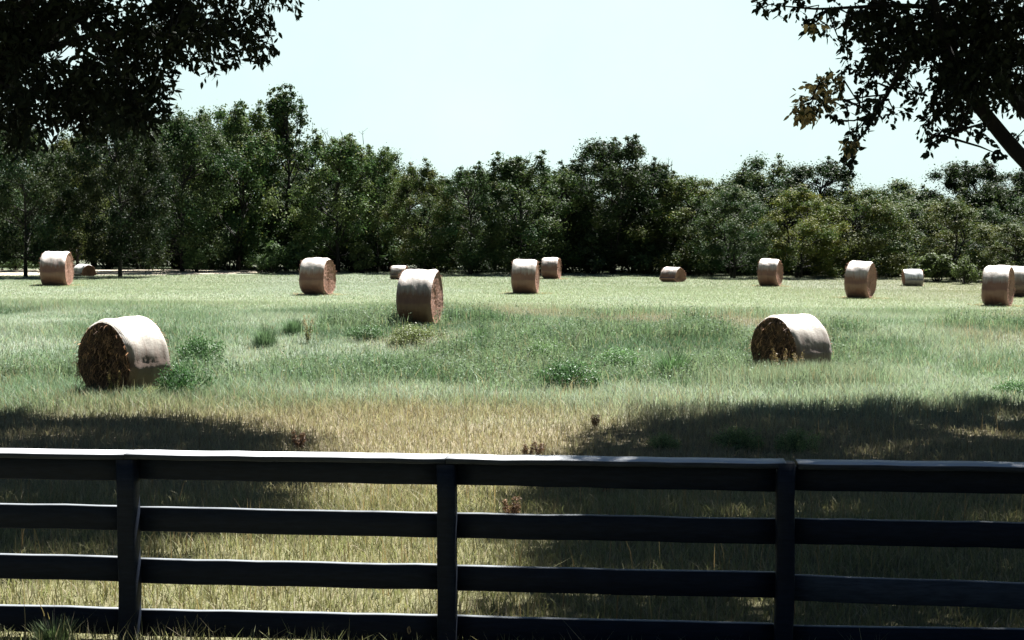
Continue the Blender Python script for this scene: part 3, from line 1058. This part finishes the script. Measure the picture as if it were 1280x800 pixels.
big_tree('big dark tree with a thick sloping limb filling the upper right of the sky', 302,
         [(10.6, 20.6, -0.6), (10.45, 20.5, 0.6), (10.2, 20.4, 1.5)],
         [([(10.2, 20.4, 1.3), tuple(at(1400, 300, 20.2)), tuple(at(1280, 202, 20)), tuple(at(1212, 120, 20)), tuple(at(1180, 60, 20)), tuple(at(1150, -60, 20))], 0.145, 0.06),
          ([(10.3, 20.4, 1.5), (8.9, 20.3, 3.6), tuple(at(1284, 150, 20.3)), tuple(at(1240, 80, 20.4)), tuple(at(1225, -40, 20.5))], 0.13, 0.07),
          ([(10.25, 20.4, 1.5), (11.0, 20.2, 5.0), (10.6, 19.8, 9.0)], 0.2, 0.06),
          ([tuple(at(1195, 30, 20)), tuple(at(1136, 74, 20)), tuple(at(1112, 112, 20)), tuple(at(1092, 150, 20)), tuple(at(1066, 184, 20)), tuple(at(1050, 214, 20))], 0.05, 0.006),
          ([tuple(at(1108, 118, 20)), tuple(at(1060, 124, 19.7)), tuple(at(1014, 124, 19.4))], 0.014, 0.004),
          ([tuple(at(1180, 10, 20)), tuple(at(1090, 8, 20)), tuple(at(1020, 12, 20)), tuple(at(940, 2, 20))], 0.04, 0.004),
          ([tuple(at(1215, 130, 20)), tuple(at(1196, 166, 19.9)), tuple(at(1166, 170, 19.8))], 0.03, 0.004)],
         (11.6, 18.1, 10.4), (8.0, 12.8, 4.4), 1650, right_spray, 0.10, 0.50, tan_spray, lacy=0.5)

# ------------------------------------------------------------------ hay bales
def bale_profile(th, sag):
    """cross-section radius of a bale that has settled: flattened foot, full crown"""
    r = 1.0 + 0.012 * math.cos(2 * th) + 0.01 * math.cos(3 * th + 1)
    y, z = math.cos(th) * r, math.sin(th) * r
    if z < 0:
        z *= 1 - sag
        y *= 1 + sag * 0.35
    return y, z


def make_bale(label, D, W, wrap_m, face_m, seed, sag=0.12, straws=0, ragged=0.007, group='round hay bales in the field', taper=0.0):
    """axis along x; the thing's origin lies at the foot of the bale"""
    rng = np.random.default_rng(seed)
    root = thing('hay_bale', label, 'hay bale', group=group)
    Rd = D / 2
    foot = Rd * (1 - sag)
    seg, rings = 72, 25
    u = np.linspace(-1, 1, rings)
    ph1, ph2 = rng.uniform(0, 6, 2)
    lean_y, lean_x, flat = rng.normal(0, .035), rng.normal(0, .03), rng.uniform(-.03, .05)
    V = []
    for k, uu in enumerate(u):
        edge = max(0, abs(uu) - 0.72) / 0.28
        sh = 1 - 0.075 * edge ** 2.2 + 0.008 * math.sin(7 * uu + ph1) + taper * uu
        for s_ in range(seg):
            th = 2 * PI * s_ / seg
            y, z = bale_profile(th, sag)
            lump = 0.007 * math.sin(5 * th + 3 * uu + ph2) + 0.005 * math.sin(11 * th - 4 * uu + ph1) + rng.normal(0, 0.0045) + 0.008 * (vnoise(np.array([uu * 3 + 9]), np.array([th * 2]), 1.0, seed)[0] - .5)
            f = Rd * (sh + lump)
            bulge = 1 + 0.05 * (1 - uu * uu) * max(0, -z)
            zz = z * f * (1 + flat * 0.4 * math.sin(2.2 * uu + ph1))
            V.append((uu * W / 2 + lean_x * zz + 0.012 * math.sin(3 * th + ph2) * abs(uu), y * f * bulge * (1 - flat) + lean_y * zz, zz))
    qd = []
    for k in range(rings - 1):
        for s_ in range(seg):
            s2 = (s_ + 1) % seg
            qd.append((k * seg + s_, (k + 1) * seg + s_, (k + 1) * seg + s2, k * seg + s2))
    V = np.array(V)
    o = obj('net_wrap', make_mesh('net_wrap', V, [np.array(qd)], True), wrap_m, root, (0, 0, foot))
    for side, k0 in ((-1, 0), (1, rings - 1)):
        rim = V[k0 * seg:(k0 + 1) * seg]
        g = Geo()
        nr = 11
        FV = [(side * (W / 2 - 0.05), 0, 0)]
        for a in range(1, nr + 1):
            t = a / nr
            for s_ in range(seg):
                y, z = rim[s_][1] * t * 1.001, rim[s_][2] * t * 1.001
                swirl = 0.020 * math.sin(2 * PI * (t * 5.5 + s_ / seg * side))
                dx = (0 if a == nr else rng.normal(0, ragged) + swirl * 0.6 - 0.05 * (1 - t) - 0.02)
                FV.append((side * (W / 2 + dx) + (rim[s_][0] - side * W / 2) * t, y, z))
        tri = [(0, 1 + s_, 1 + (s_ + 1) % seg) for s_ in range(seg)]
        qf = []
        for a in range(nr - 1):
            for s_ in range(seg):
                s2 = (s_ + 1) % seg
                qf.append((1 + a * seg + s_, 1 + (a + 1) * seg + s_, 1 + (a + 1) * seg + s2, 1 + a * seg + s2))
        tv = 0.28 if straws else 0.07
        tint = np.repeat(rng.uniform(1 - tv, 1 + tv, (len(FV), 1)), 3, 1)
        if side < 0:
            tri = [t_[::-1] for t_ in tri]
            qf = [q_[::-1] for q_ in qf]
        g.add(FV, [np.array(tri), np.array(qf)], tint)
        for _ in range(150):                                 # frayed stalks round the rim
            a = rng.uniform(0, 2 * PI)
            b0 = rim[int(a / (2 * PI) * seg) % seg]
            p0 = np.array([side * (W / 2 - 0.03), b0[1], b0[2]])
            out_ = np.array([side * rng.uniform(.2, 1), b0[1] * rng.uniform(-.2, .5), b0[2] * rng.uniform(-.2, .4) - rng.uniform(0, .5)])
            p1 = p0 + out_ / np.linalg.norm(out_) * rng.uniform(.03, .11)
            w_ = np.array([.2, .6, .6]) * rng.uniform(.003, .008)
            g.add([p0 - w_, p0 + w_, p1 + w_ * .4, p1 - w_ * .4], [np.array([[0, 1, 2, 3]])], rng.uniform(.8, 2.4) * np.array([1.0, 1.0, .9]))
        n = straws if side < 0 else straws // 3
        for _ in range(n):                                   # loose stalks hanging out of the end
            a, r_ = rng.uniform(0, 2 * PI), Rd * 0.92 * math.sqrt(rng.random())
            y, z = math.cos(a) * r_, math.sin(a) * r_ * (1 if math.sin(a) > 0 else 0.85)
            L = rng.uniform(.06, .26)
            dr = np.array([side * rng.uniform(.1, .5), rng.normal(0, .5), -abs(rng.normal(0.4, .6))])
            dr = dr / np.linalg.norm(dr) * L
            p0 = np.array([side * (W / 2 - 0.02), y, z])
            p2 = p0 + dr
            p1 = p0 + dr * .5 + np.array([side * 0.04, 0, 0.02])
            w_ = np.array([0, 1, 0]) * rng.uniform(.004, .012)
            k_ = rng.uniform(1.2, 4.5) * np.array([1.05, 1.0, 0.85]) if rng.random() < .55 else np.array([.6, .6, .6])
            g.add([p0 - w_, p0 + w_, p1 + w_, p1 - w_, p2 + w_ * .6, p2 - w_ * .6], [np.array([[0, 1, 2, 3], [3, 2, 4, 5]])], k_)
        obj('hay_face', g.mesh('hay_face', straws == 0), face_m, root, (0, 0, foot))
    return root


BALES = [
    # px, distance, end angle to the view (deg), side of the end seen, label, kwargs
    (71, 63.0, 14, 1, 'reddish brown bale farthest left, upright beside the pale dirt track', dict(D=1.62, W=1.10)),
    (105, 76.0, 60, 1, 'small pale half sunk bale just right of the leftmost bale', dict(D=0.92, W=1.0, wrap_m=M_WRAP_WHITE, face_m=M_HAY, sag=0.55)),
    (397, 56.7, 21, 1, 'bale with a hollowed brown right end left of the big middle bale', dict(D=1.58, W=1.02)),
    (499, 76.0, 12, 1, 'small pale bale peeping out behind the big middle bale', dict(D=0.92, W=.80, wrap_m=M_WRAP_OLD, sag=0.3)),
    (525, 39.8, 13, 1, 'biggest bale in the middle of the field, white topped and brown sided', dict(D=1.66, W=.98)),
    (657, 60.6, 7, 1, 'bale with brown vertical streaks just right of the picture centre', dict(D=1.57, W=1.02, taper=-0.02)),
    (689, 80.0, 11, 1, 'smaller bale close behind the streaked bale', dict(D=1.30, W=.92)),
    (841, 77.0, 30, 1, 'low slumped brown bale alone against the dark wood', dict(D=1.12, W=.95, sag=0.5)),
    (963, 72.0, 14, 1, 'leaning top bale with red right end behind the grass hidden bale', dict(D=1.50, W=.95, taper=-0.03)),
    (1076, 59.0, 14, 1, 'reddest tall bale between the grass hidden bale and the white sheeted bale', dict(D=1.66, W=.92, taper=-0.02)),
    (1141, 75.0, 8, -1, 'small bale under a white sheet beside the olive shrubs', dict(D=1.05, W=0.95, wrap_m=M_WRAP_WHITE, sag=0.25)),
    (1248, 54.0, 10, 1, 'red brown bale at the right frame edge standing in front of another', dict(D=1.64, W=.94)),
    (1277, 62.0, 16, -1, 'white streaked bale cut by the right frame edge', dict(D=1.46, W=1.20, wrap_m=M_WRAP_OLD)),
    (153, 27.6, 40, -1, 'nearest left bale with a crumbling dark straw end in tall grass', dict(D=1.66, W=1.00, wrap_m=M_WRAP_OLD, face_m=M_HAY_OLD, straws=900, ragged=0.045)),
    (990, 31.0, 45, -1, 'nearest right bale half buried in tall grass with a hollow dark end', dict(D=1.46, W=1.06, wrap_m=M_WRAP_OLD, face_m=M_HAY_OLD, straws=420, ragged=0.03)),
]
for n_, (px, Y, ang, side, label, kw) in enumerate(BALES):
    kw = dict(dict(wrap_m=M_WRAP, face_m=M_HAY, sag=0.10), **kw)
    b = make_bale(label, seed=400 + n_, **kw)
    p = at(px, 345, Y)
    phi = math.degrees(math.atan2(p.x, Y))
    a = ang + phi if side > 0 else ang - phi
    b.location = (p.x, Y, gzf(p.x, Y) - (0.03 if n_ != 13 else 0.08))
    b.rotation_euler = (0, 0, R(-a) if side > 0 else R(a))

# ------------------------------------------------------------------ fence
F_DIR = math.atan2(-0.088, 1.0)


def fence_x(px):
    """distance along the fence of the point seen at column px"""
    u = (px - 640) / F
    # (s cos, 8.65 + s sin): x = u*y
    c, s = math.cos(F_DIR), math.sin(F_DIR)
    return u * 8.65 / (c - u * s)


fence = thing('board_fence', 'dark painted four board fence with a pale flat top rail across the foreground', 'fence', (0, 8.65, 0), F_DIR)
posts = [fence_x(px) for px in (-1110, -690, -268, 156, 558, 985, 1412, 1840)]
rngf = np.random.default_rng(77)
PH = 1.185
for k, sx in enumerate(posts):
    g = Geo()
    w = 0.112 if k != 5 else 0.106
    top = PH - 0.004 if k != 5 else PH + 0.032
    n = 9
    prof = [(-w / 2 + .01, -0.07), (w / 2 - .01, -0.07), (w / 2, -0.06), (w / 2, 0.045), (w / 2 - .01, 0.055), (-w / 2 + .01, 0.055), (-w / 2, 0.045), (-w / 2, -0.06)]
    Vp = []
    for a in range(n):
        z = -0.45 + (top + 0.45) * a / (n - 1)
        ox, oy = rngf.normal(0, .003, 2)
        Vp += [(sx + p[0] + ox, p[1] + oy, z) for p in prof]
    qd = [(a * 8 + b_, a * 8 + (b_ + 1) % 8, (a + 1) * 8 + (b_ + 1) % 8, (a + 1) * 8 + b_) for a in range(n - 1) for b_ in range(8)]
    g.add(Vp, [np.array(qd), np.array([[(n - 1) * 8 + b_ for b_ in range(8)]])])
    o = obj('post', g.mesh('post'), M_POST, fence)
# boards are nailed to the far side of the posts, bay by bay
ROWS = [(1.030, 1.178), (0.702, 0.858), (0.372, 0.530), (0.035, 0.205)]
YB0, YB1 = 0.058, 0.098
for k in range(len(posts) - 1):
    x0, x1 = posts[k] + 0.004, posts[k + 1] - 0.004
    for r_, (z0, z1) in enumerate(ROWS):
        g = Geo()
        d0, d1 = rngf.normal(0, .005, 2)
        m = M_FENCE
        if k == 5 and r_ == 2:
            d0, d1, m = -0.02, -0.045, M_GREYBOARD
        if k == 4 and r_ > 0:
            d0, d1 = d0 - .002, d1 - .004
        n = 10
        bevel_box(g, x0, x1, YB0, YB1, z0, z1, 0.006, n, 0.006, rngf)
        me = g.mesh('board')
        co = np.zeros(len(me.vertices) * 3, np.float32)
        me.vertices.foreach_get('co', co)
        co = co.reshape(-1, 3)
        t = (co[:, 0] - x0) / (x1 - x0)
        co[:, 2] += d0 + (d1 - d0) * t
        me.vertices.foreach_set('co', co.ravel())
        o = obj('board', me, m, fence)
        if m is M_GREYBOARD:
            o['label'] = 'grey faded board sagging to the right'
# flat top rail, in lengths that butt over the posts
for k in range(len(posts) - 1):
    g = Geo()
    x0, x1 = posts[k] + 0.002, posts[k + 1] - 0.002
    if k == 5:
        x0 = posts[k] + 0.07
    bevel_box(g, x0, x1, -0.075, 0.115, PH, PH + 0.034, 0.006, 12, 0.005, rngf)
    obj('top_rail', g.mesh('top_rail'), M_CAP, fence)

# ------------------------------------------------------------------ single weeds, tussocks and tall stems
def weed_proto(kind, seed):
    rng = np.random.default_rng(seed)
    root = thing('weed_plant', 'x', 'weed')
    st, fo = Geo(), Geo()
    if kind == 'leafy':
        C, Rr = [], []
        for k in range(34):
            a, r_ = rng.uniform(0, 2 * PI), 0.62 * rng.random() ** .8
            zt = 0.55 * rng.uniform(.15, 1) * (1 - .9 * r_)
            c = np.array([math.cos(a) * r_, math.sin(a) * r_, zt])
            C.append(c)
            Rr.append(rng.uniform(.10, .18))
            st.tube([(c[0] * .15, c[1] * .15, -0.03), (c[0] * .6, c[1] * .6, zt * .55), c], [.008, .006, .003], 4, cap=False)
        fo.add(*leaves(np.array(C), np.full(34, 120), np.array(Rr) * 1.15, .05, .42, rng, lambda n, i_: np.array([.125, .20, .10]) * rng.uniform(.45, 1.5, (n, 1)), up=.5, spread=.6))
    elif kind == 'tussock':
        n = 700
        a = rng.uniform(0, 2 * PI, n)
        r_ = .34 * rng.random(n)
        h = rng.uniform(.18, .62, n)
        base = np.stack([np.cos(a) * r_, np.sin(a) * r_, np.full(n, -.02)], 1)
        dirn = np.stack([np.cos(a), np.sin(a), np.zeros(n)], 1) * (rng.uniform(.1, .55, n) * h)[:, None]
        W = np.stack([-np.sin(a), np.cos(a), np.zeros(n)], 1) * rng.uniform(.004, .008, n)[:, None]
        U = np.stack([np.zeros(n), np.zeros(n), h], 1)
        Vv = np.stack([base - W, base + W, base + dirn * .35 + U * .6 + W, base + dirn * .35 + U * .6 - W, base + dirn + U * .95], 1)
        kk = np.arange(n)[:, None] * 5
        fo.add(Vv.reshape(-1, 3), [kk + np.array([[0, 1, 2, 3]]), kk + np.array([[3, 2, 4]])], np.repeat(np.array([.165, .215, .135]) * rng.uniform(.5, 1.4, (n, 1)), 5, 0))
        for k in range(8):
            a_ = rng.uniform(0, 6.28)
            t_ = np.array([math.cos(a_) * .2, math.sin(a_) * .2, rng.uniform(.6, .95)])
            st.tube([(0, 0, -.02), t_ * [.4, .4, .55], t_], [.004, .003, .002], 3, cap=False)
    elif kind == 'stalk':
        for k in range(9):
            a_, ln = rng.uniform(0, 6.28), rng.uniform(.5, 1.0)
            t_ = np.array([math.cos(a_) * .18, math.sin(a_) * .18, ln])
            st.tube([(math.cos(a_) * .03, math.sin(a_) * .03, -.02), t_ * [.4, .4, .55], t_], [.006, .004, .002], 4, cap=False)
            fo.add(*leaves(np.array([t_, t_ * .93, t_ * .85]), np.full(3, 16), np.array([.04, .05, .05]), .04, .4, rng,
                           lambda n, i_: np.array([.30, .24, .15]) * rng.uniform(.6, 1.3, (n, 1)), squash=2.0))
            fo.add(*leaves(np.array([t_ * .25, t_ * .45, t_ * .62]), np.full(3, 6), np.array([.05, .06, .05]), .10, .25, rng,
                           lambda n, i_: np.array([.17, .17, .08]) * rng.uniform(.6, 1.3, (n, 1))))
    else:  # rusty: dead red brown dock
        for k in range(11):
            a_, ln = rng.uniform(0, 6.28), rng.uniform(.25, .55)
            t_ = np.array([math.cos(a_) * .16, math.sin(a_) * .16, ln])
            st.tube([(math.cos(a_) * .02, math.sin(a_) * .02, -.02), t_ * [.4, .4, .55], t_], [.006, .005, .003], 4, cap=False)
            fo.add(*leaves(np.array([t_, t_ * .8, t_ * .6, t_ * .4]), np.full(4, 22), np.array([.05, .06, .07, .08]), .055, .45, rng,
                           lambda n, i_: np.array([.22, .13, .085]) * rng.uniform(.5, 1.5, (n, 1))))
    sm = M_BARK_PALE
    obj('stem', st.mesh('stem', True), sm, root)
    obj('foliage', fo.mesh('foliage'), M_WEED, root)
    return root


WP = {k: weed_proto(k, 500 + n_) for n_, k in enumerate(('leafy', 'tussock', 'stalk', 'rusty'))}
w_used = set()


def weed(kind, px, Y, sc, label, group, tint=(1, 1, 1), hs=1.0):
    p = at(px, 345, Y)
    loc = (p.x, Y, gzf(p.x, Y))
    rz = random.uniform(0, 6)
    if kind not in w_used:
        w_used.add(kind)
        r = WP[kind]
        r.location, r.rotation_euler, r.scale = loc, (0, 0, rz), (sc, sc, sc * hs)
        r['label'], r['group'] = label, group
        for ch in r.children:
            ch.color = (*tint, 1)
    else:
        dup(WP[kind], loc, rz, (sc, sc, sc * hs), label, group, tint)


gw = 'green weeds in the meadow'
for a in [
    ('leafy', 229, 26.9, .85, 'dark leafy weed bush at the right foot of the nearest left bale', gw, (.55, .72, .62), 1.7),
    ('leafy', 252, 32.5, 1.0, 'leafy weed behind the dark bush by the nearest left bale', gw, (.6, .75, .62), 1.4),
    ('leafy', 190, 26.7, .5, 'pale leafy weed low against the nearest left bale', gw, (2.2, 1.5, 1.3)),
    ('leafy', 712, 28.8, 1.05, 'dark low weed clump in the grass right of the picture centre', gw, (.55, .72, .6), 1.2),
    ('leafy', 684, 33.0, 1.0, 'speckled leafy weed just behind the dark low clump', gw, (1.2, 1.2, 1.1)),
    ('tussock', 842, 30.4, 1.15, 'tall upright green tussock left of the nearest right bale', gw, (.7, .95, .75)),
    ('tussock', 330, 35.0, .9, 'broad green tussock between the nearest left bale and the big middle bale', gw, (.85, 1.0, .95)),
    ('tussock', 365, 37.0, .8, 'dark green tussock right of the broad green one', gw, (.75, .92, .85)),
    ('leafy', 456, 36.0, .8, 'low dark weed left below the big middle bale', gw, (.7, .8, .7)),
    ('leafy', 522, 35.2, 1.1, 'brownish leafy weed patch below the big middle bale', gw, (1.35, 1.0, .9)),
    ('tussock', 600, 35.5, .8, 'green tussock right below the big middle bale', gw, (.75, .95, .8)),
    ('leafy', 1276, 27.5, .7, 'dark leafy weed cut by the right frame edge', gw, (.8, 1.0, .8)),
    ('leafy', 775, 32.0, 1.0, 'leafy weed between the dark low clump and the upright tussock', gw, (1.1, 1.2, 1.1)),
    ('tussock', 58, 8.75, .34, 'lit green grass tussock against the fence at lower left', gw, (.7, .75, .6)),
    ('tussock', 942, 29.6, .8, 'green tussock at the left foot of the nearest right bale', gw, (1.0, 1.1, .9)),
    ('tussock', 1030, 29.5, .9, 'green tussock at the right foot of the nearest right bale', gw, (1.0, 1.1, .9)),
]:
    weed(*a)
gd = 'dry stalks in the meadow'
for a in [
    ('stalk', 384, 35.5, .75, 'tan dry stalks left of the big middle bale', gd, (1.1, 1.05, .95)),
    ('stalk', 975, 29.7, .8, 'tan dry stalks before the dark end of the nearest right bale', gd, (.9, .8, .65)),
    ('stalk', 998, 29.8, .7, 'tan dry stalks before the middle of the nearest right bale', gd, (.9, .85, .7)),
    ('stalk', 140, 26.6, .6, 'dry stalks before the straw end of the nearest left bale', gd, (1.2, 1.1, .8)),
]:
    weed(*a)
gr = 'red brown weeds along the mown strip'
for a in [
    ('rusty', 372, 20.6, 0.54, 'red brown weed in the left shadow just above the fence', gr),
    ('rusty', 660, 19.8, 0.43, 'red brown weed left of the right shadow just above the fence', gr),
    ('rusty', 674, 20.0, 0.43, 'red brown weed touching the right shadow above the fence', gr),
    ('rusty', 760, 16.6, 0.68, 'red brown weed seen through the fence right of the middle post', gr, (1.4, 1.1, 1)),
    ('rusty', 640, 13.6, 0.45, 'red brown weed low behind the fence near the middle post', gr),
    ('rusty', 745, 23.0, 0.43, 'brown weed at the edge of the right shadow', gr, (.8, .9, .9)),
]:
    weed(*a)
ga = 'leafy weeds in the tree shadow'
for px, Y, s_, lab in ((925, 20.9, .6, 'dry pale leafed weed in shade just left above the third fence post'), (1002, 20.6, .6, 'leafy weed in shade just right above the third fence post'),
                       (828, 20.8, .45, 'small weed at the left of the right shadow above the third fence bay')):
    weed('leafy', px, Y, s_, lab, ga, (1.7, 1.4, 1.2), 1.2)

# a dry leaf caught on the bottom board
g = Geo()
g.add([(0, 0, .0), (.012, -.006, .02), (.006, -.004, .045), (0, .001, .055), (-.014, -.003, .04), (-.012, -.005, .016), (0, .004, .025)],
      [np.array([[0, 1, 6], [1, 2, 6], [2, 3, 6], [3, 4, 6], [4, 5, 6], [5, 0, 6]])], np.array([.42, .30, .16]))
lf = obj('dry_leaf', g.mesh('dry_leaf'), M_GRASS)
tag(lf, 'curled tan leaf caught against the bottom fence board by the middle post', 'leaf')
lp = at(510, 799, 8.66)
lf.location = (lp.x, 8.655 - 0.088 * lp.x + .052, lp.z)

# ------------------------------------------------------------------ light and sky
SUN_EL, SUN_AZ = 60.0, 33.0       # azimuth: degrees to the right of straight ahead; the sun stands behind the wood
sd = bpy.data.lights.new('sun', 'SUN')
sd.energy = 5.0
sd.angle = R(0.53)
sd.color = (1.0, 0.975, 0.93)
sun = bpy.data.objects.new('sun', sd)
COL.objects.link(sun)
sv = Vector((math.sin(R(SUN_AZ)) * math.cos(R(SUN_EL)), math.cos(R(SUN_AZ)) * math.cos(R(SUN_EL)), math.sin(R(SUN_EL))))
sun.rotation_euler = sv.to_track_quat('Z', 'Y').to_euler()
sun.location = (20, 30, 50)

w = bpy.data.worlds.new('World')
S.world = w
w.use_nodes = True
nt = w.node_tree
nt.nodes.clear()
out = nt.nodes.new('ShaderNodeOutputWorld')
bg = nt.nodes.new('ShaderNodeBackground')
sky = nt.nodes.new('ShaderNodeTexSky')
sky.sky_type = 'NISHITA'
sky.sun_disc = False
sky.sun_elevation = R(SUN_EL)
sky.sun_rotation = R(SUN_AZ)
sky.air_density = 1.0
sky.dust_density = 2.0
sky.ozone_density = 1.0
tcw = nt.nodes.new('ShaderNodeTexCoord')
sepw = nt.nodes.new('ShaderNodeSeparateXYZ')
nt.links.new(tcw.outputs['Generated'], sepw.inputs[0])
low = ramp(nt, sepw.outputs[2], 0.235, 0.175)          # bright haze band kept low; sky above dimmed so the shade stays dark
sunside = math_(nt, 'ADD', math_(nt, 'MULTIPLY', sepw.outputs[0], math.sin(R(SUN_AZ))), math_(nt, 'MULTIPLY', sepw.outputs[1], math.cos(R(SUN_AZ))))
low = math_(nt, 'MULTIPLY', low, ramp(nt, sunside, 0.1, 0.6))
thin = noise(nt, tcw.outputs['Generated'], 5.0, 5, 0.6)     # thin uneven cloud veil
low = math_(nt, 'MULTIPLY', low, math_(nt, 'ADD', 0.86, math_(nt, 'MULTIPLY', thin, 0.28)))
haze = mixc(nt, math_(nt, 'MULTIPLY', low, 0.75), mixc(nt, 1.0, sky.outputs[0], (0.20, 0.26, 0.31), 'MULTIPLY'), (5.4, 6.75, 6.45))
nt.links.new(haze, bg.inputs['Color'])
bg.inputs['Strength'].default_value = 0.05
nt.links.new(bg.outputs[0], out.inputs['Surface'])

S.view_settings.view_transform = 'Standard'
S.view_settings.look = 'None'
S.view_settings.exposure = 1.97
S.view_settings.gamma = 1.0
S.render.engine = 'CYCLES'
S.cycles.use_denoising = True
S.cycles.max_bounces = 6
S.cycles.transparent_max_bounces = 4
